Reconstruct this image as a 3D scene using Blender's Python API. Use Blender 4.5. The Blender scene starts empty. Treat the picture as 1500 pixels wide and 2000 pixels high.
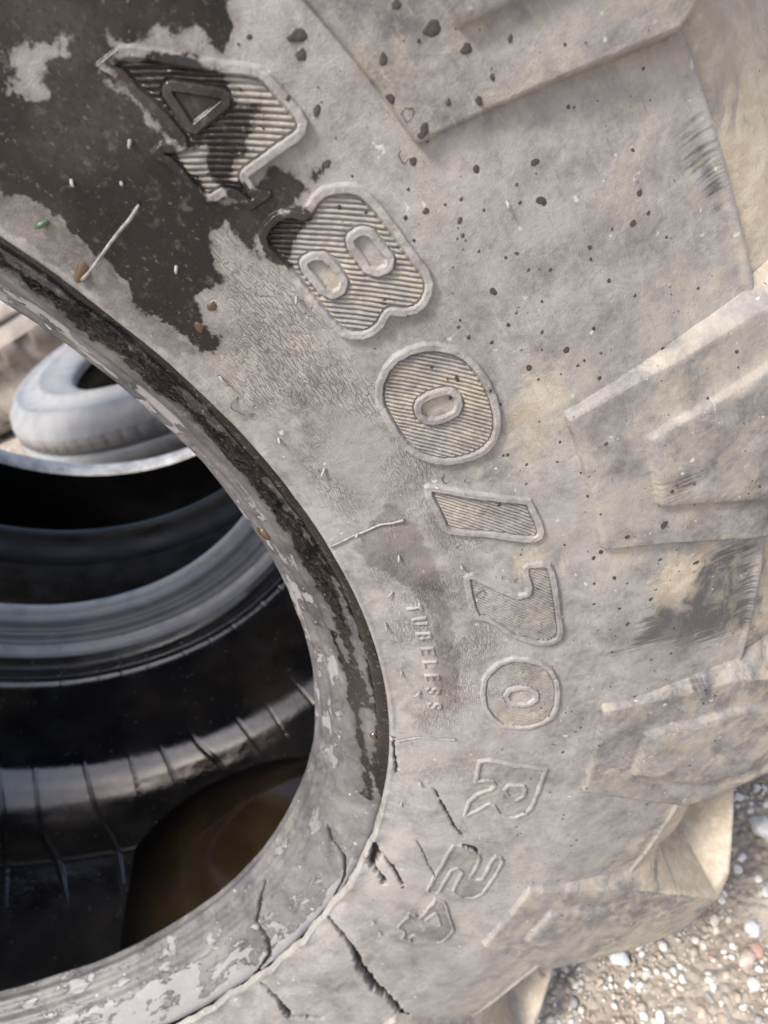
import bpy, math, random
import numpy as np
from mathutils import Matrix, Vector
rng = np.random.default_rng(7); random.seed(7)
C = bpy.context.scene.collection
SC = bpy.context.scene
ROT = 22.0          # the tyre has rolled to rest turned by this much about its axle

# ------------------------------------------------------------------ camera, sky, sun, exposure
CAM_C = [0.387094, -0.435547, 0.17087]
CAM_R = [[0.9155754, 0.3929087, 0.0856993], [-0.1577447, 0.5469169, -0.8221913], [-0.3699165, 0.7392595, 0.5627229]]
cam = bpy.data.cameras.new('camera'); co = bpy.data.objects.new('camera', cam); C.objects.link(co)
M = Matrix([list(r) + [c] for r, c in zip(CAM_R, CAM_C)] + [[0, 0, 0, 1]]); co.matrix_world = M
cam.sensor_fit = 'VERTICAL'; cam.sensor_height = 36.0; cam.lens = 1361.582 / 2000 * 36
cam.clip_start = 0.01; cam.clip_end = 500
cam.dof.use_dof = True; cam.dof.focus_distance = 0.272; cam.dof.aperture_fstop = 13.0
SC.camera = co
SUN_EL, SUN_AZ = math.radians(63), math.radians(222)   # azimuth measured from +Y clockwise
w = bpy.data.worlds.new('World'); SC.world = w; w.use_nodes = True
nt = w.node_tree; bg = nt.nodes['Background']
sky = nt.nodes.new('ShaderNodeTexSky'); sky.sky_type = 'NISHITA'; sky.sun_disc = False
sky.sun_elevation = SUN_EL; sky.sun_rotation = SUN_AZ; sky.dust_density = 4.5; sky.ozone_density = 0.9; sky.air_density = 1.0
nt.links.new(sky.outputs[0], bg.inputs[0]); bg.inputs[1].default_value = 0.09
sun = bpy.data.lights.new('sun', 'SUN'); sun.energy = 1.5; sun.angle = math.radians(11); sun.color = (1, .96, .9)
so = bpy.data.objects.new('sun', sun); C.objects.link(so)
sd = Vector((math.sin(SUN_AZ) * math.cos(SUN_EL), math.cos(SUN_AZ) * math.cos(SUN_EL), math.sin(SUN_EL)))
so.rotation_euler = sd.to_track_quat('Z', 'Y').to_euler()
SC.view_settings.view_transform = 'Standard'; SC.view_settings.look = 'None'
SC.view_settings.exposure = 1.38; SC.view_settings.gamma = 1
SC.cycles.max_bounces = 8

# ------------------------------------------------------------------ measured outlines: (angle round the axle in degrees, radius in metres)
LET = [["numeral_four", [[49.57, 0.3939], [49.18, 0.4018], [48.76, 0.4044], [47.51, 0.4099], [46.21, 0.4165], [45.81, 0.419], [45.24, 0.422], [44.88, 0.4225], [43.32, 0.4223], [42.88, 0.4215], [42.65, 0.4188], [42.63, 0.4168], [43.14, 0.3996], [42.72, 0.3989], [42.2, 0.4013], [42.02, 0.4002], [42.23, 0.393], [43.03, 0.3921], [43.33, 0.3906], [43.51, 0.3866], [43.84, 0.3846], [44.78, 0.3852], [45.76, 0.386], [46.26, 0.3844], [46.51, 0.3854], [46.41, 0.3897], [45.95, 0.393], [46.69, 0.394], [48.03, 0.3942], [48.62, 0.3951], [49.22, 0.394]], [[[47.01, 0.4018], [45.61, 0.4088], [45.9, 0.3995]]]], ["numeral_eight", [[41.34, 0.3893], [41.54, 0.393], [41.54, 0.3971], [41.37, 0.4003], [41.13, 0.4025], [40.79, 0.404], [40.87, 0.4056], [40.98, 0.4091], [40.93, 0.4126], [40.7, 0.4158], [40.33, 0.4191], [39.92, 0.4212], [39.42, 0.4222], [38.79, 0.4226], [37.98, 0.4226], [37.23, 0.4226], [36.26, 0.4226], [35.59, 0.4229], [35.05, 0.4219], [34.64, 0.4195], [34.37, 0.4162], [34.3, 0.4123], [34.53, 0.4081], [34.95, 0.4049], [34.91, 0.4041], [34.68, 0.4009], [34.63, 0.3969], [34.76, 0.3932], [35.14, 0.3897], [35.61, 0.3876], [36.42, 0.3869], [37.35, 0.387], [38.33, 0.3871], [39.37, 0.3874], [40.21, 0.3871], [40.82, 0.3873]], [[[39.07, 0.395], [39.01, 0.3968], [38.79, 0.3987], [38.29, 0.3991], [37.56, 0.3986], [37.41, 0.3972], [37.46, 0.3953], [37.75, 0.3943], [38.44, 0.3945], [38.9, 0.3945]], [[38.54, 0.4102], [38.49, 0.4125], [38.27, 0.4138], [37.7, 0.4138], [37.11, 0.414], [36.95, 0.4129], [37.05, 0.4102], [37.27, 0.4092], [37.89, 0.4096], [38.34, 0.4095]]]], ["numeral_zero", [[31.88, 0.3852], [32.45, 0.388], [33.02, 0.3931], [33.25, 0.3982], [33.19, 0.4039], [32.89, 0.4093], [32.47, 0.4134], [32.0, 0.4167], [31.37, 0.4193], [30.61, 0.4209], [29.65, 0.4216], [28.59, 0.4212], [27.63, 0.4198], [26.84, 0.4175], [26.28, 0.4142], [25.96, 0.4099], [25.89, 0.4048], [26.0, 0.399], [26.28, 0.3937], [26.8, 0.3891], [27.42, 0.3856], [28.24, 0.3833], [29.28, 0.3826], [30.42, 0.3829], [31.25, 0.3834]], [[[30.07, 0.3966], [30.23, 0.3978], [30.27, 0.4005], [30.13, 0.4045], [29.9, 0.4071], [29.59, 0.4078], [29.28, 0.4072], [29.04, 0.4056], [29.03, 0.4022], [29.13, 0.3988], [29.37, 0.3966], [29.74, 0.396]]]], ["slash_mark", [[25.44, 0.3828], [25.44, 0.3849], [24.89, 0.3899], [23.63, 0.4013], [22.04, 0.4183], [21.48, 0.4189], [20.47, 0.4197], [19.71, 0.4197], [19.26, 0.4182], [19.15, 0.4147], [19.46, 0.4099], [20.41, 0.3988], [21.13, 0.3896], [21.72, 0.3832], [22.15, 0.3816], [23.41, 0.3816], [24.72, 0.3816]], []], ["numeral_seven", [[17.89, 0.3828], [18.09, 0.3846], [18.05, 0.3868], [16.94, 0.3932], [16.21, 0.3979], [15.53, 0.4029], [15.55, 0.4061], [15.94, 0.407], [16.81, 0.4067], [17.54, 0.4072], [17.78, 0.4096], [17.57, 0.4159], [17.28, 0.419], [16.55, 0.42], [15.15, 0.42], [13.01, 0.4198], [11.67, 0.4201], [10.99, 0.4188], [10.71, 0.4141], [10.84, 0.408], [11.33, 0.4026], [11.91, 0.397], [12.71, 0.393], [13.77, 0.3872], [14.23, 0.3827], [15.14, 0.3816], [16.73, 0.3819]], []], ["numeral_zero", [[6.63, 0.38], [8.05, 0.3811], [9.0, 0.3844], [9.78, 0.3897], [10.01, 0.3963], [9.73, 0.4029], [9.2, 0.4093], [8.36, 0.4144], [7.24, 0.4173], [6.08, 0.4185], [4.56, 0.4182], [3.5, 0.416], [2.84, 0.4114], [2.48, 0.4048], [2.54, 0.3971], [2.94, 0.3898], [3.89, 0.3844], [5.13, 0.3808]], [[[6.31, 0.3933], [6.76, 0.3946], [6.84, 0.398], [6.69, 0.4023], [6.24, 0.4053], [5.69, 0.4054], [5.3, 0.4024], [5.4, 0.3977], [5.72, 0.3946]]]], ["letter_r", [[-1.06, 0.3803], [-0.99, 0.3863], [-1.66, 0.4017], [-2.22, 0.4183], [-3.05, 0.4179], [-5.19, 0.4175], [-6.74, 0.417], [-7.77, 0.4147], [-8.37, 0.4095], [-8.4, 0.4048], [-7.97, 0.3984], [-6.88, 0.3937], [-6.79, 0.3916], [-7.73, 0.3869], [-8.6, 0.381], [-8.39, 0.3792], [-6.41, 0.3792], [-5.4, 0.3825], [-4.72, 0.3896], [-4.24, 0.391], [-3.81, 0.3896], [-3.73, 0.3857], [-3.91, 0.38], [-2.64, 0.38]], [[[-4.72, 0.3988], [-4.26, 0.3997], [-4.34, 0.4068], [-4.62, 0.4079], [-5.39, 0.4082], [-5.79, 0.4057], [-5.5, 0.4018]]]], ["numeral_two", [[-12.59, 0.3799], [-12.63, 0.388], [-13.19, 0.3959], [-13.95, 0.4], [-14.84, 0.4008], [-16.54, 0.4011], [-17.01, 0.4013], [-17.09, 0.4045], [-16.86, 0.4072], [-14.14, 0.4062], [-13.38, 0.4076], [-13.53, 0.4119], [-14.14, 0.4149], [-15.46, 0.4155], [-17.3, 0.4152], [-19.04, 0.4149], [-19.94, 0.4114], [-20.23, 0.4046], [-19.77, 0.397], [-19.25, 0.3942], [-17.5, 0.393], [-16.39, 0.3929], [-16.05, 0.3895], [-16.44, 0.3878], [-18.24, 0.3876], [-19.72, 0.3881], [-20.14, 0.3865], [-20.09, 0.381], [-19.71, 0.3784], [-17.71, 0.3778], [-16.03, 0.3785], [-13.95, 0.3787]], []], ["numeral_four", [[-21.17, 0.3866], [-21.81, 0.3968], [-23.16, 0.4055], [-24.29, 0.4125], [-24.96, 0.4134], [-26.46, 0.4115], [-26.54, 0.4057], [-26.25, 0.3971], [-26.34, 0.393], [-27.28, 0.3903], [-27.66, 0.3849], [-26.68, 0.3772], [-24.92, 0.3752], [-24.3, 0.3791], [-24.45, 0.3852], [-22.79, 0.3858]], [[[-23.04, 0.3936], [-23.71, 0.3972], [-24.37, 0.4015], [-24.49, 0.3976], [-24.49, 0.3932]]]]]
TUBE = [[16.19, 0.3586], [14.88, 0.359], [13.32, 0.3589], [11.73, 0.3585], [10.25, 0.3587], [8.74, 0.3584], [7.18, 0.3578], [5.41, 0.3579]]
LUGB = [[[25.96, 0.442], [17.61, 0.4419], [14.58, 0.5112], [27.45, 0.5102]], [[23.57, 0.4653], [19.07, 0.465], [16.97, 0.5103], [24.37, 0.5135]]]
LUGC = [[[3.8, 0.4406], [-4.22, 0.4391], [-7.42, 0.5108], [4.17, 0.5137]], [[1.0, 0.4647], [-2.98, 0.4631], [-4.98, 0.5062], [1.72, 0.5127]]]
LUGD = [[[-17.56, 0.4367], [-26.59, 0.436], [-28.86, 0.5079], [-17.76, 0.5019]], [[-20.47, 0.4636], [-23.82, 0.4574], [-26.07, 0.4997], [-19.94, 0.5075]]]
LUGA = [[[44.21, 0.4465], [39.11, 0.4453], [36.87, 0.5098]], [[42.21, 0.4668], [40.96, 0.4661], [40.23, 0.486]]]
WET = [[[54.03, 0.3939], [47.69, 0.4317], [46.67, 0.4222], [46.42, 0.4165], [47.15, 0.4174], [47.55, 0.4183], [47.92, 0.4123], [48.6, 0.4108], [48.61, 0.4036], [49.46, 0.4005], [49.05, 0.4016], [49.48, 0.394], [47.92, 0.3929], [46.05, 0.3898], [43.98, 0.387], [42.48, 0.3927], [42.51, 0.4015], [42.69, 0.405], [41.38, 0.4098], [41.63, 0.4131], [41.46, 0.4184], [41.0, 0.4162], [41.14, 0.4081], [41.63, 0.3948], [41.26, 0.3879], [40.72, 0.3851], [41.41, 0.3845], [42.66, 0.3851], [42.59, 0.3782], [41.16, 0.3702], [41.73, 0.3613], [39.96, 0.3555], [38.99, 0.3574], [38.61, 0.3525], [39.08, 0.3469], [41.13, 0.3463], [42.92, 0.3447], [43.93, 0.3483], [45.41, 0.3529], [45.97, 0.3483], [46.86, 0.3507], [48.39, 0.3521], [49.44, 0.353], [50.61, 0.3487], [52.03, 0.3496]], [[51.98, 0.3844], [51.69, 0.3893], [50.81, 0.3934], [50.57, 0.392], [50.78, 0.3838], [50.43, 0.3799], [51.04, 0.3751], [51.64, 0.3749]], [[22.44, 0.3449], [25.19, 0.3665], [24.14, 0.3721], [19.63, 0.3736], [12.41, 0.3721], [5.88, 0.3697], [4.51, 0.3615], [8.36, 0.3582], [15.2, 0.3663], [18.01, 0.3595], [20.83, 0.3477]], [[49.34, 0.3963], [47.77, 0.4082], [46.37, 0.4137], [45.43, 0.4091], [44.53, 0.4138], [44.04, 0.4053], [44.01, 0.3963], [42.75, 0.3947], [43.79, 0.3922], [44.93, 0.3955], [45.72, 0.3937], [46.98, 0.3923]], [[41.7, 0.3911], [41.56, 0.3965], [40.79, 0.4056], [40.36, 0.4048], [40.48, 0.3973], [39.52, 0.3899], [39.88, 0.387], [40.96, 0.3879]], [[52.2, 0.3537], [50.65, 0.3494], [49.48, 0.3537], [48.44, 0.3528], [46.88, 0.3509], [46.04, 0.3491], [45.41, 0.3529], [43.93, 0.3483], [42.92, 0.3447], [41.13, 0.3463], [39.2, 0.3465], [39.71, 0.3384], [41.07, 0.3377], [44.37, 0.3376], [46.68, 0.3383], [50.11, 0.3397], [51.64, 0.3408]]]
SCUFF = [[[14.32, 0.4694], [14.19, 0.5091], [6.86, 0.5188], [9.03, 0.446], [9.62, 0.4557], [11.99, 0.4624]], [[33.58, 0.5131], [31.27, 0.5139], [30.9, 0.5111], [32.74, 0.5071], [33.41, 0.5083]], [[20.72, 0.4645], [21.12, 0.4734], [20.2, 0.4787], [19.53, 0.4739], [19.54, 0.4654]], [[4.91, 0.4844], [4.93, 0.4967], [3.64, 0.4962], [4.03, 0.4844]], [[-14.49, 0.4911], [-12.72, 0.5061], [-8.6, 0.5078], [-11.59, 0.5126], [-15.27, 0.5098], [-15.14, 0.4901]]]
CRACK = [[[[-28.96, 0.3381], [-30.77, 0.3538], [-31.96, 0.3654], [-34.3, 0.3807], [-36.55, 0.4037], [-37.57, 0.4204], [-39.35, 0.4427], [-41.15, 0.4789]], [0.0008, 0.0018, 0.0018, 0.003, 0.004, 0.0022, 0.0028, 0.0035]], [[[-43.76, 0.3411], [-44.4, 0.3591], [-45.9, 0.3766], [-44.2, 0.3953]], [0.0012, 0.002, 0.004, 0.003]], [[[-14.74, 0.3367], [-16.46, 0.3413], [-18.63, 0.3419], [-19.53, 0.35], [-20.48, 0.3535]], [0.001, 0.0035, 0.0028, 0.0014, 0.0022]], [[[-15.95, 0.3419], [-17.5, 0.3522], [-19.78, 0.3639]], [0.0006, 0.0016, 0.0012]], [[[-4.49, 0.3573], [-7.07, 0.3665], [-9.78, 0.3756], [-11.75, 0.3848]], [0.0003, 0.0009, 0.0011, 0.0003]], [[[-13.0, 0.3596], [-15.79, 0.3708], [-17.47, 0.3792]], [0.0004, 0.0006, 0.0004]], [[[0.81, 0.3367], [-1.28, 0.3377], [-4.07, 0.3398]], [0.0012, 0.0009, 0.0006]], [[[-12.6, 0.3864], [-12.98, 0.3932], [-13.44, 0.3973]], [0.0007, 0.0018, 0.0006]]]
BCRACK = [[[[-17.84, 0.029], [-19.39, 0.0223], [-20.07, 0.0113], [-22.8, 0.0039], [-28.23, 0.0], [-30.74, 0.0]], [0.0008, 0.0016, 0.0012, 0.0008, 0.0006, 0.0008]], [[[-33.4, 0.0434], [-36.19, 0.0365], [-38.65, 0.0283], [-38.75, 0.0159], [-40.39, 0.0055], [-44.42, 0.0]], [0.0008, 0.0012, 0.0012, 0.002, 0.0016, 0.0008]]]
FLASH = [[[23.23, 0.3367], [23.53, 0.3478], [23.86, 0.3605], [23.67, 0.3696]], [[0.67, 0.3371], [1.47, 0.3501], [1.62, 0.3678]], [[45.68, 0.3727], [45.69, 0.3631], [45.72, 0.3533], [45.78, 0.3413]]]
SPEW = [[48.38, 0.3652, 2], [42.93, 0.3648, 2], [37.38, 0.3459, 5], [29.14, 0.3535, 4], [32.29, 0.3464, 2], [21.06, 0.3613, 3], [17.92, 0.3522, 4], [14.86, 0.344, 5], [47.31, 0.3844, 2], [9.39, 0.3449, 4], [7.08, 0.3517, 4], [23.66, 0.3503, 2], [-7.87, 0.3451, 4], [-4.44, 0.352, 5], [38.25, 0.3852, 2], [35.92, 0.4522, 2], [46.75, 0.3737, 1], [18.89, 0.3833, 1], [-27.92, 0.371, 3], [-26.59, 0.3624, 3]]
SPOT = [[44.88, 0.4341, 22], [42.04, 0.4595, 22], [40.88, 0.4635, 11], [41.49, 0.4414, 9], [39.96, 0.4432, 11], [39.33, 0.4367, 8], [42.5, 0.4457, 15], [43.28, 0.4558, 8], [37.62, 0.4496, 8], [36.42, 0.4644, 8], [37.59, 0.4317, 7], [35.15, 0.461, 9], [32.21, 0.4831, 8], [33.03, 0.4885, 7], [33.21, 0.436, 8], [32.6, 0.4545, 5], [29.04, 0.4487, 9], [26.97, 0.4557, 6], [26.71, 0.4798, 6], [40.16, 0.4738, 5], [39.68, 0.4652, 5], [38.72, 0.4652, 6], [39.42, 0.4592, 7], [40.08, 0.4525, 6], [42.93, 0.4251, 13], [32.43, 0.4682, 5], [31.99, 0.4671, 4], [34.02, 0.4476, 4], [31.63, 0.4479, 4], [17.77, 0.4662, 11], [17.84, 0.4505, 7], [15.71, 0.4943, 5], [17.04, 0.4401, 8], [16.75, 0.4367, 7], [15.09, 0.465, 6], [13.9, 0.4821, 8], [14.9, 0.4443, 7], [12.39, 0.4605, 7], [10.98, 0.4495, 7], [7.42, 0.4625, 5], [7.47, 0.473, 6], [4.29, 0.4569, 8], [-0.49, 0.4245, 7], [0.43, 0.4181, 4], [-7.76, 0.4905, 6], [-10.98, 0.4525, 6], [-10.64, 0.4154, 5], [30.49, 0.412, 6], [29.74, 0.4068, 5], [35.65, 0.4057, 7], [24.19, 0.4211, 4], [20.96, 0.4395, 6], [24.72, 0.4353, 4], [44.46, 0.4315, 10], [37.13, 0.4797, 5], [34.49, 0.4913, 4], [36.24, 0.4455, 4], [36.49, 0.4383, 6], [32.52, 0.4766, 4], [36.21, 0.4571, 4], [32.77, 0.3945, 4], [41.4, 0.4179, 8], [37.33, 0.4371, 4], [37.11, 0.4415, 3], [35.93, 0.4366, 5], [35.7, 0.4365, 3], [29.58, 0.476, 4], [30.4, 0.4438, 4], [28.08, 0.4503, 4], [29.16, 0.4351, 9]]
RING = [[25.34, 0.3922, 13], [24.7, 0.3987, 7], [39.69, 0.4355, 9], [40.74, 0.4425, 9], [23.89, 0.4547, 6], [17.05, 0.3988, 5], [16.58, 0.4037, 5], [35.16, 0.3453, 26], [16.19, 0.3878, 12], [0.1, 0.393, 7], [20.29, 0.3858, 8]]
AMB_S = [[40.52, 0.3631], [40.18, 0.3546], [-20.1, 0.3647], [-20.78, 0.3533], [46.02, 0.344]]
AMB_B = [[23.17, 0.0408], [-0.53, 0.0113], [12.29, 0.0371], [13.56, 0.0431]]
MUD = [[27.14, 0.4342], [17.25, 0.4111], [25.31, 0.4197], [17.01, 0.4524], [24.08, 0.451], [13.74, 0.474]]

# ------------------------------------------------------------------ helpers
def mesh(name, V, F, mat, parent=None, smooth=True, uv=None, attrs=None, off=None):
    V = np.asarray(V, np.float32).reshape(-1, 3)
    if off is not None: V = V - np.asarray(off, np.float32)
    elif parent is not None: V = V - np.asarray(parent['_at'], np.float32)
    m = bpy.data.meshes.new(name)
    if isinstance(F, np.ndarray):
        n, k = F.shape
        m.vertices.add(len(V)); m.vertices.foreach_set('co', V.ravel())
        m.loops.add(n * k); m.loops.foreach_set('vertex_index', F.ravel().astype(np.int32))
        m.polygons.add(n); m.polygons.foreach_set('loop_start', np.arange(0, n * k, k, dtype=np.int32))
        m.update(calc_edges=True)
    else:
        m.from_pydata(V.tolist(), [], F)
    m.polygons.foreach_set('use_smooth', np.full(len(m.polygons), smooth))
    if uv is not None:
        lay = m.uv_layers.new(name='surface'); vi = np.empty(len(m.loops), np.int32); m.loops.foreach_get('vertex_index', vi)
        lay.data.foreach_set('uv', np.asarray(uv, np.float32)[vi].ravel())
    for k, a in (attrs or {}).items():
        at = m.attributes.new(k, 'FLOAT', 'POINT'); at.data.foreach_set('value', np.asarray(a, np.float32).ravel())
    m.materials.append(mat); m.validate()
    o = bpy.data.objects.new(name, m); C.objects.link(o)
    if parent is not None: o.parent = parent
    elif off is not None: o.location = off
    return o
def thing(name, label, cat, at, group=None):
    o = bpy.data.objects.new(name, None); C.objects.link(o); o.location = at; o['_at'] = list(at)
    o['label'] = label; o['category'] = cat
    if group: o['group'] = group
    return o
def tag(o, label, cat=None, group=None, kind=None):
    o['label'] = label
    if cat: o['category'] = cat
    if group: o['group'] = group
    if kind: o['kind'] = kind
    return o
def grid_faces(n, m, wrap=False):
    i = np.arange(n if wrap else n - 1)[:, None]; j = np.arange(m - 1)[None, :]
    a = i * m + j; b = ((i + 1) % n) * m + j
    return np.stack([a, a + 1, b + 1, b], -1).reshape(-1, 4)
def polar(th, r, y):
    a = np.radians(np.asarray(th) - ROT)
    return np.stack(np.broadcast_arrays(r * np.cos(a), y, r * np.sin(a)), -1)
def smooth_step(a, b, x):
    t = np.clip((x - a) / (b - a), 0, 1); return t * t * (3 - 2 * t)
def vnoise(x, y, seed=0):
    """value noise on a plane, about -1..1"""
    g = np.random.default_rng(seed).uniform(-1, 1, (256, 256))
    xi = np.floor(x).astype(int); yi = np.floor(y).astype(int); fx = x - xi; fy = y - yi
    fx = fx * fx * (3 - 2 * fx); fy = fy * fy * (3 - 2 * fy)
    a = g[xi % 256, yi % 256]; b = g[(xi + 1) % 256, yi % 256]; c = g[xi % 256, (yi + 1) % 256]; d = g[(xi + 1) % 256, (yi + 1) % 256]
    return (a * (1 - fx) + b * fx) * (1 - fy) + (c * (1 - fx) + d * fx) * fy
def fbm(x, y, seed=0, o=4):
    return sum(vnoise(x * 2 ** k, y * 2 ** k, seed + k) / 2 ** k for k in range(o))
RU = 0.42                                                         # radius at which angles are turned into metres
def uvm(p): p = np.asarray(p, float); return np.stack([np.radians(p[..., 0]) * RU, p[..., 1]], -1)
def sd_poly(P, poly, bound=.03):
    """signed distance in metres to a closed outline, positive inside"""
    Q = uvm(poly); out = np.full(len(P), -bound)
    k = ((P > Q.min(0) - bound) & (P < Q.max(0) + bound)).all(1)
    p = P[k]; d2 = np.full(len(p), 1e9); ins = np.zeros(len(p), bool)
    for a, b in zip(Q, np.roll(Q, -1, 0)):
        e = b - a; w_ = p - a; t = np.clip((w_ @ e) / (e @ e + 1e-12), 0, 1)
        d2 = np.minimum(d2, ((w_ - t[:, None] * e) ** 2).sum(1))
        c = ((a[1] > p[:, 1]) != (b[1] > p[:, 1])) & (p[:, 0] < (b[0] - a[0]) * (p[:, 1] - a[1]) / (b[1] - a[1] + 1e-15) + a[0])
        ins ^= c
    out[k] = np.where(ins, 1, -1) * np.sqrt(d2); return np.clip(out, -bound, bound)
def crack_depth(P, Q, hw, jag):
    """distance to a polyline relative to its own half width: 1 in the middle, 0 at the lips"""
    f = np.zeros(len(P)); b = .02
    k = ((P > Q.min(0) - b) & (P < Q.max(0) + b)).all(1); p = P[k]; g = np.zeros(len(p))
    for i in range(len(Q) - 1):
        a = Q[i]; e = Q[i + 1] - a; w_ = p - a; t = np.clip((w_ @ e) / (e @ e + 1e-12), 0, 1)
        dd = np.sqrt(((w_ - t[:, None] * e) ** 2).sum(1)); h = hw[i] + (hw[i + 1] - hw[i]) * t
        g = np.maximum(g, 1 - dd / (h * (1 + jag[k])))
    f[k] = np.clip(g, 0, 1); return f

# ------------------------------------------------------------------ materials
class NT:
    def __init__(s, name):
        s.m = bpy.data.materials.new(name); s.m.use_nodes = True; s.t = s.m.node_tree; s.b = s.t.nodes['Principled BSDF']
    def put(s, sock, v):
        if isinstance(v, bpy.types.NodeSocket): s.t.links.new(v, sock)
        elif v is not None: sock.default_value = (*v, 1) if isinstance(v, tuple) and len(v) == 3 and sock.type == 'RGBA' else v
    def math(s, op, a, b=None, c=None, clamp=False):
        n = s.t.nodes.new('ShaderNodeMath'); n.operation = op; n.use_clamp = clamp
        for i, v in enumerate((a, b, c)):
            if v is not None: s.put(n.inputs[i], v)
        return n.outputs[0]
    def co(s, what='Object'): return s.t.nodes.new('ShaderNodeTexCoord').outputs[what]
    def map(s, v, scale=(1, 1, 1), rot=(0, 0, 0)):
        n = s.t.nodes.new('ShaderNodeMapping'); n.inputs['Scale'].default_value = scale; n.inputs['Rotation'].default_value = rot; s.put(n.inputs[0], v); return n.outputs[0]
    def noise(s, v, scale, detail=4, rough=.55, dist=0):
        n = s.t.nodes.new('ShaderNodeTexNoise'); s.put(n.inputs['Vector'], v); n.inputs['Scale'].default_value = scale
        n.inputs['Detail'].default_value = detail; n.inputs['Roughness'].default_value = rough; n.inputs['Distortion'].default_value = dist; return n.outputs[0]
    def voro(s, v, scale, feat='F1'):
        n = s.t.nodes.new('ShaderNodeTexVoronoi'); n.feature = feat; s.put(n.inputs['Vector'], v); n.inputs['Scale'].default_value = scale; return n.outputs['Distance']
    def ramp(s, f, a, b, lo=0., hi=1.):
        n = s.t.nodes.new('ShaderNodeMapRange'); n.interpolation_type = 'SMOOTHSTEP'; s.put(n.inputs[0], f)
        for i, v in enumerate((a, b, lo, hi)): s.put(n.inputs[i + 1], v)
        return n.outputs[0]
    def mix(s, f, a, b, mode='MIX'):
        n = s.t.nodes.new('ShaderNodeMix'); n.data_type = 'RGBA'; n.blend_type = mode
        s.put(n.inputs[0], f); s.put(n.inputs[6], a); s.put(n.inputs[7], b); return n.outputs[2]
    def attr(s, name):
        n = s.t.nodes.new('ShaderNodeAttribute'); n.attribute_name = name; return n.outputs['Fac']
    def bump(s, h, dist, strength=1., normal=None):
        n = s.t.nodes.new('ShaderNodeBump'); n.inputs['Distance'].default_value = dist; s.put(n.inputs['Strength'], strength); s.put(n.inputs['Height'], h)
        if normal is not None: s.put(n.inputs['Normal'], normal)
        return n.outputs[0]
    def out(s, col=None, rough=None, normal=None, spec=None):
        if col is not None: s.put(s.b.inputs['Base Color'], col)
        if rough is not None: s.put(s.b.inputs['Roughness'], rough)
        if normal is not None: s.put(s.b.inputs['Normal'], normal)
        if spec is not None: s.put(s.b.inputs['Specular IOR Level'], spec)
        return s.m

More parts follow.
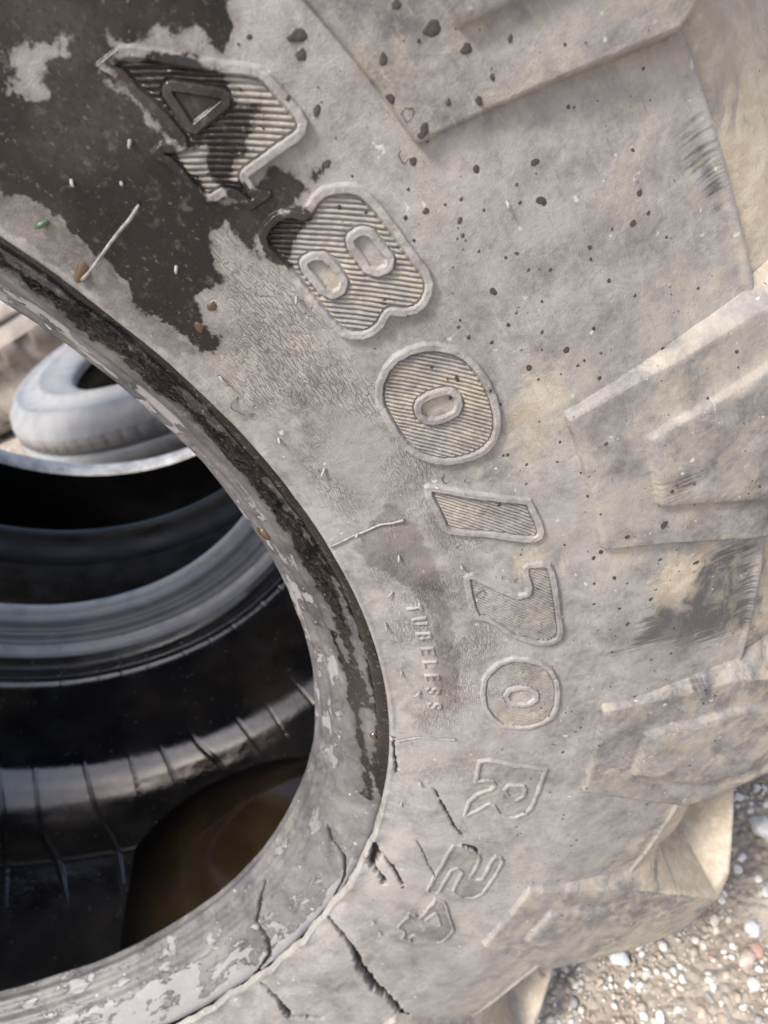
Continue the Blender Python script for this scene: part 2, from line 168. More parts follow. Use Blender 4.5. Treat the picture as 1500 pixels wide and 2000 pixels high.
def rubber_material(name, dust=(.340, .322, .300), bare=(.075, .076, .080), dust_bias=0.0, flakes=False, lines=True):
    n = NT(name); P = n.co(); U = n.co('UV')
    big = n.noise(P, 11, 5, .6); mid = n.noise(P, 70, 6, .6, .4); fine = n.noise(P, 420, 5, .65); grain = n.noise(P, 1600, 2)
    d = n.math('ADD', n.math('MULTIPLY', n.math('SUBTRACT', big, .5), 1.35), n.math('MULTIPLY', n.math('SUBTRACT', mid, .5), 1.6))
    d = n.math('ADD', n.math('ADD', d, n.math('MULTIPLY', n.math('SUBTRACT', fine, .5), .9)), .80 + dust_bias, clamp=True)
    scuff = n.ramp(n.math('ADD', n.math('SUBTRACT', n.attr('scuff'), .03), n.math('MULTIPLY', n.math('SUBTRACT', n.noise(n.map(U, (900, 60, 1)), 1, 4), .5), .030)), -.004, .006)
    d = n.math('MULTIPLY', d, n.math('SUBTRACT', 1, n.math('MULTIPLY', scuff, .95)))
    col = n.mix(d, bare, dust)
    tan = n.math('MULTIPLY', n.ramp(n.noise(P, 26, 6, .65, .6), .54, .72), .4)
    col = n.mix(tan, col, (.41, .365, .305))
    ma = n.attr('mud')
    mn = n.math('ADD', n.math('MULTIPLY', n.noise(n.map(P, (1, .4, 1)), 60, 8, .7, .7), .62), n.math('MULTIPLY', n.noise(P, 17, 4, .6), .38))
    mudm = n.math('MULTIPLY', n.math('MINIMUM', ma, 1.0), n.ramp(n.math('ADD', mn, n.math('MULTIPLY', n.math('SUBTRACT', ma, .6), .16)), .45, .57), clamp=True)
    col = n.mix(mudm, col, n.mix(n.ramp(n.noise(P, 130, 5, .7), .4, .65), (.41, .345, .26), (.52, .46, .375)))
    st_ = n.noise(n.map(U, (60, 900, 1), (0, 0, .2)), 1, 6, .7, .6)
    col = n.mix(n.ramp(st_, .56, .70, 0, .38), col, (.16, .155, .155))
    col = n.mix(n.ramp(st_, .42, .30, 0, .30), col, (.50, .475, .445))
    lav = n.math('MULTIPLY', n.ramp(n.noise(P, 17, 4, .6, .5), .5, .68), .45)
    col = n.mix(lav, col, (.285, .270, .262))
    col = n.mix(n.ramp(n.noise(P, 260, 2, .5), .70, .76), col, (.52, .49, .45))       # pale grit
    col = n.mix(n.ramp(n.noise(P, 520, 2, .5), .72, .77), col, (.10, .09, .085))      # dark specks
    h = n.math('ADD', n.math('MULTIPLY', fine, .6), n.math('MULTIPLY', grain, .4))
    h = n.math('ADD', h, n.math('MULTIPLY', mid, .25))
    wn = n.math('ADD', n.math('MULTIPLY', n.math('SUBTRACT', n.noise(P, 150, 6, .65), .5), .013), n.math('MULTIPLY', n.math('SUBTRACT', n.noise(P, 40, 3), .5), .008))
    wraw = n.math('ADD', n.math('SUBTRACT', n.attr('wet'), .03), wn); wet = n.ramp(wraw, -.0006, .0007)
    nrm = n.bump(h, .00055, n.ramp(wet, 0, 1, .8, .28))
    if lines:                                                       # perished rubber: fine cracks running round the tyre
        V = n.map(U, (175, 1150, 1), (0, 0, .16))
        wob = n.t.nodes.new('ShaderNodeVectorMath'); wob.operation = 'MULTIPLY_ADD'
        nz = n.t.nodes.new('ShaderNodeTexNoise'); n.put(nz.inputs['Vector'], U); nz.inputs['Scale'].default_value = 190; nz.inputs['Detail'].default_value = 3
        n.put(wob.inputs[0], nz.outputs['Color']); wob.inputs[1].default_value = (1.0, 2.6, 0); n.put(wob.inputs[2], V)
        ce = n.voro(wob.outputs[0], 1.0, 'DISTANCE_TO_EDGE')
        cz = n.math('MULTIPLY', n.attr('perish'), n.ramp(n.noise(P, 38, 5), .34, .66))
        cm = n.math('MULTIPLY', n.math('MULTIPLY', n.ramp(ce, .02, .13, 1, 0), cz), n.ramp(n.attr('wet'), .028, .033, 1, .12))
        col = n.mix(n.math('MULTIPLY', cm, .34), col, (.06, .055, .052))
        nrm = n.bump(n.math('MULTIPLY', cm, -1), .00022, .8, nrm)
    if flakes:                                                      # old bead skin peeling off in flakes, plus painted light along the lower lip
        fz = n.attr('flake')
        fn = n.noise(n.map(U, (42, 90, 1)), 1, 9, .66, .35)
        pale = n.math('MULTIPLY', n.ramp(n.math('ADD', fn, n.math('MULTIPLY', n.math('SUBTRACT', n.attr('pale'), .5), .42)), .53, .555), fz)
        col = n.mix(n.math('MULTIPLY', pale, .72), col, (.36, .35, .358))
        pit = n.noise(n.map(U, (330, 520, 1)), 1, 6, .7, .8)
        pm = n.math('MULTIPLY', n.ramp(pit, .47, .54), fz)
        nrm = n.bump(n.math('ADD', n.math('MULTIPLY', pale, 1.0), n.math('MULTIPLY', pm, n.math('MULTIPLY', n.attr('rough'), 1.3))), .0011, .9, nrm)
        col = n.mix(n.math('MULTIPLY', n.math('MULTIPLY', n.attr('rough'), n.ramp(pit, .42, .58, 1, 0)), .62), col, (.035, .033, .033))
    cr = n.attr('crack'); col = n.mix(n.ramp(cr, .12, .6), col, (.035, .03, .025))
    damp = n.ramp(n.math('ADD', n.math('SUBTRACT', n.attr('damp'), .03), n.math('MULTIPLY', n.math('SUBTRACT', n.noise(P, 190, 5), .5), .010)), -.001, .0012)
    col = n.mix(n.math('MULTIPLY', damp, .52), col, (.40, .35, .33), 'MULTIPLY')
    col = n.mix(n.math('MULTIPLY', n.ramp(wraw, -.005, .0005), .5), col, (.45, .42, .40), 'MULTIPLY')
    wcol = n.mix(1.0, col, n.mix(n.ramp(n.noise(P, 22, 5), .42, .62), (.06, .058, .057), (.18, .162, .148)), 'MULTIPLY')
    wcol = n.mix(n.ramp(n.noise(P, 240, 5, .7), .55, .7), wcol, (.075, .066, .06))
    wcol = n.mix(n.ramp(n.noise(P, 700, 3, .6), .56, .64, 0, .75), wcol, (.018, .016, .015))
    wcol = n.mix(n.ramp(n.noise(P, 560, 3, .6), .62, .70, 0, .5), wcol, (.17, .15, .135))
    col = n.mix(wet, col, wcol)
    ro = n.math('SUBTRACT', n.ramp(d, 0, 1, .45, .76), n.math('MULTIPLY', wet, n.ramp(n.noise(P, 60, 4), .4, .65, .46, .64)))
    if flakes: ro = n.math('MULTIPLY', ro, .68)
    return n.out(col, ro, nrm, .45)

RUBBER = rubber_material('dusty_rubber')
TREAD = rubber_material('muddy_tread_rubber', dust=(.352, .330, .303), dust_bias=-.32, lines=False)
BEAD = rubber_material('bead_rubber', dust=(.215, .208, .206), bare=(.065, .064, .068), dust_bias=-.38, flakes=True, lines=False)
def simple(name, col, rough, spec=.5, nscale=60, amp=.35, bump=.0006, bscale=300):
    n = NT(name); P = n.co(); f = n.noise(P, nscale, 6, .62)
    c2 = tuple(min(1, x * (1 + amp)) for x in col); c1 = tuple(x * (1 - amp) for x in col)
    return n.out(n.mix(n.ramp(f, .3, .7), c1, c2), n.ramp(n.noise(P, nscale * .6, 3), .3, .7, max(.02, rough - .1), min(1, rough + .1)), n.bump(n.noise(P, bscale, 4), bump, .7), spec)

# ------------------------------------------------------------------ ground
GZ = -0.622
def ground_material():
    n = NT('damp_sandy_gravel'); P = n.co(); f = n.noise(P, 28, 8, .65); g = n.noise(P, 3, 4); v = n.voro(P, 120)
    col = n.mix(n.ramp(f, .3, .7), (.30, .255, .21), (.50, .45, .39)); col = n.mix(n.ramp(g, .4, .65, 0, .5), col, (.20, .165, .13))
    col = n.mix(n.ramp(v, .1, .35, .5, 0), col, (.46, .42, .37))
    return n.out(col, .8, n.bump(n.math('ADD', n.math('MULTIPLY', f, 1.), n.math('MULTIPLY', v, -.6)), .012, .8))
xs = np.concatenate([[-60, -20, -6, -2.5], np.linspace(-1.6, 2.2, 120), [3, 6, 20, 60]]); ys = np.concatenate([[-60, -20, -6, -2], np.linspace(-1.2, 3.2, 140), [5, 8, 20, 60]])
X, Y = np.meshgrid(xs, ys, indexing='ij')
near = (abs(X) < 2) & (abs(Y) < 3)
Z = GZ + np.where(near, .006 * fbm(X * 6, Y * 6, 3) + .004 * fbm(X * 25, Y * 25, 9, 2), 0)
g = mesh('ground', np.stack([X, Y, Z], -1), grid_faces(len(xs), len(ys)), ground_material()); g['kind'] = 'structure'; g['label'] = 'damp sandy ground strewn with gravel beside the tyres'

# ------------------------------------------------------------------ the big tractor tyre
SW = np.array([(.3367, -.2019), (.36, -.2105), (.40, -.217), (.44, -.2205), (.48, -.2205), (.512, -.2196), (.53, -.215), (.56, -.2135), (.62, -.21)])
from numpy import interp
def sw_y(r):                                                       # smoothed outer sidewall
    return sum(interp(r + k, SW[:, 0], SW[:, 1]) for k in (-.008, -.004, 0, .004, .008)) / 5
def sw_n(r):
    t = (sw_y(r + .002) - sw_y(r - .002)) / .004; l = np.sqrt(1 + t * t); return t / l, -1 / l     # (n_r, n_y)
def surf(th, r, h=0.):
    nr, ny = sw_n(r); return polar(th, r + nr * h, sw_y(r) + ny * h)
tyre = thing('tractor_tyre', 'large worn dusty tractor tyre standing upright with raised size lettering on its sidewall', 'tyre', (0, .068, GZ))
def masks(P):
    d = {}
    wt = np.maximum.reduce([np.minimum(sd_poly(P, WET[0]), -sd_poly(P, WET[1])), sd_poly(P, WET[4])])
    wt = np.maximum(wt, sd_poly(P, WET[3]))
    d['wet'] = wt + .03
    d['damp'] = np.maximum(sd_poly(P, WET[2]), sd_poly(P, WET[5])) + .03
    d['scuff'] = np.maximum.reduce([sd_poly(P, s) for s in SCUFF]) + .03
    r = P[:, 1]; th = np.degrees(P[:, 0] / RU)
    d['perish'] = smooth_step(.342, .350, r) * smooth_step(.405, .385, r) * smooth_step(-12, 6, th) * smooth_step(58, 44, th) + .25 * smooth_step(.34, .35, r) * smooth_step(.45, .40, r)
    d['mud'] = .55 * smooth_step(.435, .51, r) + np.maximum.reduce([smooth_step(.03, .002, np.hypot(P[:, 0] - q[0], P[:, 1] - q[1])) for q in uvm(MUD)]) * .8
    return d
def sw_height(P):
    """relief of the bare sidewall in metres"""
    jag = .45 * fbm(P[:, 0] * 500, P[:, 1] * 500, 5, 3)
    cr = np.zeros(len(P)); h = np.zeros(len(P))
    for Q, hw in CRACK:
        f = crack_depth(P + .0006 * np.stack([fbm(P[:, 0] * 300, P[:, 1] * 300, 11, 2), fbm(P[:, 0] * 300, P[:, 1] * 300, 12, 2)], -1), uvm(Q), np.array(hw) * 1.2, jag)
        cr = np.maximum(cr, f); h = np.minimum(h, -smooth_step(0, .7, f) * min(.007, 1.7 * max(hw)))
    th = np.degrees(P[:, 0] / RU); r = P[:, 1]
    h += .0006 * fbm(P[:, 0] * 22, P[:, 1] * 22, 21, 3) + .00010 * fbm(P[:, 0] * 260, P[:, 1] * 260, 31, 3)
    h += .0013 * np.exp(-((r - .5158) / .0016) ** 2)                                     # moulding rib at the shoulder
    h += .0010 * smooth_step(.0, .003, .3385 - r - .0012 * fbm(P[:, 0] * 40, r * 0, 41, 3)) # lip over the bead
    h -= .0006 * smooth_step(.444, .428, r) * smooth_step(.378, .384, r)                  # sunk lettering band
    h += .0016 * fbm(P[:, 0] * 60, r * 0 + 3, 44, 3) * smooth_step(.344, .337, r) * smooth_step(5, -15, th)
    h -= .0045 * smooth_step(.448, .516, r)                                               # the wall falls away between the lug feet
    return h, cr
RL = .3345
th = np.unique(np.concatenate([np.arange(-98, 68, .125), np.arange(68, 262, 2.)]))
rr = np.concatenate([[.3350, .3356], np.linspace(.3367, .5175, 208)])
T, R = np.meshgrid(th, rr, indexing='ij'); P = np.stack([np.radians(T) * RU, R], -1).reshape(-1, 2)
hh, cr = sw_height(P); hh = hh.reshape(T.shape)
hh[:, 0] -= .0045; hh[:, 1] -= .0015
V = surf(T, R, hh); at = masks(P); at['crack'] = cr
mesh('sidewall', V, grid_faces(len(th), len(rr), True), RUBBER, tyre, uv=P, attrs=at)

# raised characters of the size marking
ANG = [1, 5, 13, 18, 24, 30, 34, 50, 52]
HW = [np.radians(a) for a in ANG]
q0 = np.array(LET[0][1]); h0 = np.array(LET[0][2][0]); q8 = np.array(LET[8][1]); sh_ = q8.mean(0) - q0.mean(0)
LET[8] = ('numeral_four', (q0 + sh_).tolist(), [(h0 + sh_).tolist()])     # the second 4 is cut from the same pattern as the first
RIM = [.0023, .0022, .0022, .0022, .0020, .0019, .0015, .0013, .0013]
PITCH = [.00165, .0016, .0015, .0014, .0013, .00125, .0012, .0012, .0012]
HATCH = [2.404, 2.366, 2.391, 2.378, 2.394, 2.39, 2.315, 2.412, 2.318]
for k, (nm, outl, holes) in enumerate(LET):
    Q = uvm(outl); lo = Q.min(0) - .003; hi = Q.max(0) + .003; st = .00027
    uu = np.arange(lo[0], hi[0], st); rr_ = np.arange(lo[1], hi[1], st)
    U, R = np.meshgrid(uu, rr_, indexing='ij'); P = np.stack([U, R], -1).reshape(-1, 2)
    wob = .00006 * np.stack([fbm(P[:, 0] * 260, P[:, 1] * 260, 61 + k, 3), fbm(P[:, 0] * 260, P[:, 1] * 260, 71 + k, 3)], -1)
    d = sd_poly(P + wob, outl)
    for hl in holes: d = np.minimum(d, -sd_poly(P + wob, hl))
    d = d - .0003
    w_ = RIM[k]; big = .0022 if k < 4 else (.0020 if k < 6 else .0016)
    wear = .95 + .16 * fbm(P[:, 0] * 120, P[:, 1] * 120, 81 + k, 3)
    rim = smooth_step(-.00055, .0001, d) * smooth_step(w_ + .0004, w_, d) * big * np.clip(wear, .6, 1.1)
    floor_ = smooth_step(-.0008, .0, d) * -.0002
    ax = HATCH[k]; s = (P[:, 0] * -math.sin(ax) + P[:, 1] * math.cos(ax)) / PITCH[k]
    s = s + .03 * fbm(P[:, 0] * 90, P[:, 1] * 90, 91, 3)
    tri = 1 - abs((s % 1) * 2 - 1); tri = smooth_step(.0, .62, tri)
    hat = tri * (.00115 if k < 4 else (.00115 if k < 6 else .0006)) * smooth_step(w_ + .0004, w_ + .001, d) * np.clip(1 + .25 * fbm(P[:, 0] * 200, P[:, 1] * 200, 95, 3), .6, 1.2)
    base, cr = sw_height(P)
    inhole = np.zeros(len(P))
    for hl in holes: inhole = np.maximum(inhole, smooth_step(-.001, .0008, sd_poly(P, hl)))
    h = base + rim + floor_ + hat + inhole * .0004 - .0012 * smooth_step(-.0012, -.0024, d) * (1 - inhole)
    h += .00004 * fbm(P[:, 0] * 700, P[:, 1] * 700, 99, 2); at0 = 0
    keep = (d > -.0028) | (inhole > 0)
    F = grid_faces(len(uu), len(rr_)); F = F[keep[F].any(1)]
    use = np.unique(F); re_ = np.full(len(P), -1); re_[use] = np.arange(len(use)); F = re_[F]; P = P[use]; h = h[use]
    at = masks(P); at['crack'] = cr[use]; at['perish'] *= 0
    at['mud'] = np.maximum(at['mud'] * .3, .62 * (smooth_step(w_, w_ + .0006, d) + inhole)[use] * (1.0 if k < 6 else .6))
    mesh(nm, surf(np.degrees(P[:, 0] / RU), P[:, 1], h), F, RUBBER, tyre, uv=P, attrs=at)

# small raised word TUBELESS: strokes in a 0..1 box, x = reading direction, y = letter height
GL = {'t': [[(0, 1), (1, 1)], [(.5, 1), (.5, 0)]], 'u': [[(0, 1), (0, .3), (.2, 0), (.8, 0), (1, .3), (1, 1)]],
      'b': [[(0, 0), (0, 1), (.7, 1), (.9, .8), (.7, .53), (0, .53)], [(.7, .53), (1, .28), (.75, 0), (0, 0)]],
      'e': [[(1, 0), (0, 0), (0, 1), (1, 1)], [(0, .5), (.8, .5)]], 'l': [[(0, 1), (0, 0), (1, 0)]],
      's': [[(1, .85), (.75, 1), (.25, 1), (0, .78), (.2, .55), (.8, .45), (1, .22), (.75, 0), (.25, 0), (0, .15)]]}
TC = uvm(TUBE); LHT, LWD = .0056, .0040
for ch, c in zip('tubeless', TC):
    st = .00030; uu = np.arange(-.0033, .0033, st); rr_ = np.arange(-.0042, .0042, st); U, R = np.meshgrid(uu, rr_, indexing='ij')
    P = np.stack([U, R], -1).reshape(-1, 2); d = np.full(len(P), 1.)
    for line in GL[ch]:
        q = np.array([(-(x - .5) * LWD, (y - .5) * LHT) for x, y in line])      # reading runs toward smaller angle
        for a, b in zip(q[:-1], q[1:]):
            e = b - a; t = np.clip(((P - a) @ e) / (e @ e), 0, 1); d = np.minimum(d, np.hypot(*(P - a - t[:, None] * e).T))
    P = P + c; base, cr = sw_height(P); h = base + .0009 * smooth_step(.00085, .0005, d) - .0004 * smooth_step(.0009, .0013, d)
    F = grid_faces(len(uu), len(rr_)); keep = d < .0012; F = F[keep[F].any(1)]
    use = np.unique(F); re_ = np.full(len(P), -1); re_[use] = np.arange(len(use)); F = re_[F]; P = P[use]
    at = masks(P); at['perish'] *= .3
    mesh('letter_' + ch, surf(np.degrees(P[:, 0] / RU), P[:, 1], h[use]), F, RUBBER, tyre, uv=P, attrs=at)

# moulding flash lines and rubber whiskers
def tube_on(pts, rad, name, lift=.0):
    q = [Vector(x) for x in pts]; V = []; n = len(q); K = 7
    for i, p in enumerate(q):
        t = (q[min(i + 1, n - 1)] - q[max(i - 1, 0)]).normalized(); a = t.cross(Vector((.2, .9, .3))).normalized(); b = t.cross(a)
        r_ = rad[i] if hasattr(rad, '__len__') else rad
        V += [p + (a * math.cos(2 * math.pi * j / K) + b * math.sin(2 * math.pi * j / K)) * r_ for j in range(K)]
    F = [(i * K + j, i * K + (j + 1) % K, (i + 1) * K + (j + 1) % K, (i + 1) * K + j) for i in range(n - 1) for j in range(K)]
    F += [tuple(range(K))[::-1], tuple(range((n - 1) * K, n * K))]
    return mesh(name, V, F, PALE, tyre)
PALE = simple('whisker_rubber', (.27, .262, .258), .55, nscale=300)
for k, fl in enumerate(FLASH):
    q = np.array(fl); t = np.linspace(0, 1, 26); tt = np.linspace(0, 1, len(q))
    a = interp(t, tt, q[:, 0]) + .10 * np.array([vnoise(np.array([x * 6.]), np.array([k + .5]), 3)[0] for x in t]); r = interp(t, tt, q[:, 1])
    lift = (.0006 if k < 2 else .0016) + (.0002 if k < 2 else 0.0006) * np.sin(t * 9)
    hb = sw_height(np.stack([np.radians(a) * RU, r], -1))[0]
    tube_on([tuple(surf(np.array(x), np.array(y), hz + l)) for x, y, hz, l in zip(a, r, hb, lift)], np.interp(t, [0, .1, .9, 1], [.0007, .0009, .0008, .0013]) * (.62 if k == 2 else .55), 'moulding_flash')
for a, r, ln in SPEW:
    L = .0008 * ln; d = np.radians(random.uniform(-60, 60)); p0 = surf(np.array(a), np.array(r), .0)
    q = [surf(np.array(a) - np.degrees(s * math.cos(d) / r), np.array(r) + s * math.sin(d), .0004 + .0016 * math.sin(min(1, s / max(L, 1e-5)) * 1.8)) for s in np.linspace(0, L, 5)]
    tube_on([tuple(p0)] + [tuple(x) for x in q], [.0006, .0006, .00055, .0005, .00045, .0003], 'vent_whisker')

# bead
BD = np.array([(.338, -.1975), (.334, -.1975), (.328, -.1935), (.322, -.188), (.315, -.182), (.308, -.174), (.302, -.1665), (.2995, -.162), (.2995, -.157), (.302, -.150)])
sl = np.r_[0, np.cumsum(np.hypot(*np.diff(BD, axis=0).T))]
s = np.linspace(0, sl[-1], 90)
def bd(s_): return sum(interp(s_ + k, sl, BD[:, 0]) for k in (-.002, 0, .002)) / 3, sum(interp(s_ + k, sl, BD[:, 1]) for k in (-.002, 0, .002)) / 3
th = np.unique(np.concatenate([np.arange(-98, 68, .14), np.arange(68, 262, 2.)]))
T, S_ = np.meshgrid(th, s, indexing='ij'); P = np.stack([np.radians(T) * .315, S_], -1).reshape(-1, 2)
r0, y0 = bd(S_); r1, y1 = bd(S_ + .001); tr, ty = r1 - r0, y1 - y0; l = np.hypot(tr, ty); nr, ny = ty / l, -tr / l; nr, ny = -nr, -ny
Tf, Sf = T.ravel(), S_.ravel()
h = .0005 * fbm(P[:, 0] * 30, P[:, 1] * 60, 14, 3)
rough = smooth_step(.010, .013, Sf) * smooth_step(.027, .020, Sf) * smooth_step(8, 22, Tf)
flake = smooth_step(.009, .0115, Sf) * smooth_step(-25, 5, Tf) + .8 * smooth_step(-5, -30, Tf)
h += -.0012 * rough * np.clip(fbm(P[:, 0] * 160, P[:, 1] * 260, 17, 4) + .1, -.3, 1) - .0008 * smooth_step(.0085, .0105, Sf) * smooth_step(-10, 10, Tf)
h += .0007 * np.sin(Sf * 700) * smooth_step(.03, .036, Sf)
cr = np.zeros(len(P)); jag = .4 * fbm(P[:, 0] * 500, P[:, 1] * 500, 15, 3)
for Q, hw in BCRACK:
    q = np.array(Q); q = np.stack([np.radians(q[:, 0]) * .315, q[:, 1]], -1); f = crack_depth(P, q, np.array(hw) * 1.5, jag); cr = np.maximum(cr, f)
h -= .003 * smooth_step(0, .7, cr)
sr = .0018 * fbm(P[:, 0] * 50, P[:, 1] * 0, 19, 4)                                     # smooth wet strip under the lip
wet = np.minimum(.0115 - Sf + sr, .02) * 1.0; wet = np.where(Tf > -6, wet, wet - (-6 - Tf) * .003)
wet = np.maximum(wet, np.minimum(.006 - abs(Sf - .019) + 2 * sr, (Tf - 4) * .002) - .0 )
q = np.array([(10, .028), (4, .024), (-2, .020), (-6, .014), (-9, .011)]); wet = np.maximum(wet, np.where((Tf < 12) & (Tf > -10), .0032 - abs(Sf - interp(Tf, q[::-1, 0], q[::-1, 1])) + sr, -.03))
nr, ny = nr.ravel(), ny.ravel()
V = polar(Tf, (r0.ravel() + nr * h), (y0.ravel() + ny * h))
mesh('bead', V, grid_faces(len(th), len(s), True), BEAD, tyre, uv=P, attrs={'wet': np.clip(wet, -.03, .03) + .03, 'flake': flake, 'rough': rough, 'crack': cr,
     'pale': np.clip(.22 + .33 * smooth_step(0, -45, Tf) + .22 * smooth_step(-38, -60, Tf) * smooth_step(.004, .012, Sf) + .30 * smooth_step(.026, .036, Sf) * smooth_step(-30, 0, Tf) + .5 * smooth_step(.010, .004, Sf) * smooth_step(-12, -28, Tf) - .3 * smooth_step(.030, .036, Sf) * smooth_step(-25, -40, Tf), 0, 1), 'mud': Tf * 0})  # paler along the lower lip: light caught there is put into the colour

# far bead and liner (the inside of the casing) in one profile each
LN = np.array([(.302, -.150), (.312, -.142), (.335, -.148), (.375, -.185), (.43, -.203), (.475, -.196), (.51, -.165), (.53, -.12), (.5395, -.06), (.5405, .0), (.5405, .108), (.5375, .116), (.5345, .128), (.528, .146), (.5180, .1665), (.5035, .1885), (.4860, .2060), (.465, .2180), (.44, .2250), (.415, .2290), (.39, .2310), (.370, .2330), (.362, .2400), (.360, .2560), (.353, .272)])
def resample(pr, step):
    L = np.r_[0, np.cumsum(np.hypot(*np.diff(pr, axis=0).T))]; s_ = np.arange(0, L[-1] + step, step); s_[-1] = L[-1]
    f = lambda c: sum(interp(np.clip(s_ + k, 0, L[-1]), L, pr[:, c]) for k in (-.006, -.003, 0, .003, .006)) / 5
    return np.stack([f(0), f(1)], -1), s_
def liner_material():
    n = NT('wet_inner_liner'); P = n.co(); f = n.noise(P, 26, 7, .65); g = n.noise(P, 9, 3)
    col = n.mix(n.ramp(f, .35, .7), (.012, .012, .014), (.035, .033, .033)); col = n.mix(n.ramp(g, .52, .7, 0, .8), col, (.055, .038, .024))
    sp = n.ramp(n.noise(P, 170, 2), .68, .75); col = n.mix(sp, col, (.11, .11, .12))
    return n.out(col, n.ramp(g, .35, .65, .05, .24), n.bump(n.math('ADD', f, n.math('MULTIPLY', n.noise(P, 7, 2), 2.)), .0022, .4), 1.0)
LINER = liner_material(); LINER.node_tree.nodes['Principled BSDF'].inputs['Coat Weight'].default_value = .5; LINER.node_tree.nodes['Principled BSDF'].inputs['Coat Roughness'].default_value = .05
pr, s = resample(LN, .003)
th = np.concatenate([np.arange(-150, 20, .2), np.arange(20, 210, 2.)])
T, J = np.meshgrid(th, np.arange(len(s)), indexing='ij'); r, y = pr[J, 0], pr[J, 1]
ph = (T + (y - .1) * 38 + .9 * np.sin(T * .31) + .5 * np.sin(T * .83)) / 6.2; e = abs((ph % 1) - .5) * 2
h = .0014 * smooth_step(.93, .985, e) * smooth_step(.03, .07, y) * smooth_step(.27, .22, y) + .0006 * fbm(T * .05, y * 8, 24, 2)
mesh('inner_liner', polar(T, r - h, y), grid_faces(len(th), len(s), True)[:, ::-1], LINER, tyre)
FB = np.array([(.356, .270), (.3475, .2745), (.3445, .2790), (.342, .287), (.336, .2895), (.332, .286), (.327, .287), (.324, .292), (.317, .2925), (.3135, .289), (.309, .290), (.302, .294), (.2985, .299), (.2975, .306), (.3005, .314), (.337, .338), (.345, .345)])
L = np.r_[0, np.cumsum(np.hypot(*np.diff(FB, axis=0).T))]; s = np.linspace(0, L[-1], 80)
r = sum(interp(np.clip(s + k, 0, L[-1]), L, FB[:, 0]) for k in (-.0012, 0, .0012)) / 3; y = sum(interp(np.clip(s + k, 0, L[-1]), L, FB[:, 1]) for k in (-.0012, 0, .0012)) / 3
th = np.concatenate([np.arange(-140, 0, .5), np.arange(0, 220, 2.)]); T, J = np.meshgrid(th, np.arange(len(s)), indexing='ij')
FARB = simple('damp_bead_rubber', (.30, .295, .29), .2, nscale=30, amp=.3, bump=.0003, bscale=120)
n = NT('bead_rubber_painted_glints'); P_ = n.co(); pe = n.math('MULTIPLY', n.attr('pale'), n.ramp(n.noise(P_, 40, 4), .3, .55, .6, 1.))  # the pale mask paints bright edge highlights into the bead colour
FARB2 = n.out(n.mix(pe, n.mix(n.noise(P_, 25, 4), (.16, .16, .163), (.38, .375, .37)), (.74, .72, .69)), .24, n.bump(n.noise(P_, 90, 3), .0004, .5), .6)
pal = np.maximum(np.exp(-((s - s[np.argmin(r)]) / .013) ** 2), np.exp(-((r - .345) / .0032) ** 2) * (y < .283))  # painted highlight bands: toe edge and lower crest
mesh('bead', polar(T, r[J] + .0003 * fbm(T * .1, J * .1, 27, 2), y[J]), grid_faces(len(th), len(s), True)[:, ::-1], FARB2, tyre, attrs={'pale': pal[J].ravel()})
FS = np.array([(.345, .345), (.36, .3465), (.40, .353), (.44, .3565), (.48, .3565), (.512, .3556)])
def revolve(name, prof, mat, parent, step=2., cx=0, cz=0, flip=False):
    th_ = np.arange(0, 360, step); T_, J_ = np.meshgrid(th_, np.arange(len(prof)), indexing='ij'); p_ = np.array(prof)
    F_ = grid_faces(len(th_), len(prof), True)
    return mesh(name, polar(T_, p_[J_, 0], p_[J_, 1]), F_[:, ::-1] if flip else F_, mat, parent)
revolve('sidewall', FS, RUBBER, tyre)

# tread base and lugs
CB = np.array([(.5135, -.2090), (.5190, -.2103), (.527, -.2080), (.540, -.2030), (.558, -.186), (.572, -.155), (.579, -.11), (.582, -.05), (.583, .068)])
def cb(y_): return interp(y_, CB[:, 1], CB[:, 0])
pr = np.concatenate([CB, np.stack([CB[::-1][1:, 0], .136 - CB[::-1][1:, 1]], -1)])
pr, s = resample(pr, .004)
th = np.concatenate([np.arange(-98, 70, .5), np.arange(70, 262, 2.)]); T, J = np.meshgrid(th, np.arange(len(s)), indexing='ij'); r, y = pr[J, 0], pr[J, 1]
h = .0012 * fbm(T * .9, J * .25, 52, 4)
mesh('tread_base', polar(T, r + h, y), grid_faces(len(th), len(s), True), TREAD, tyre, uv=np.stack([np.radians(T) * .5, y], -1).reshape(-1, 2), attrs={'mud': np.full(T.size, 1.15)})
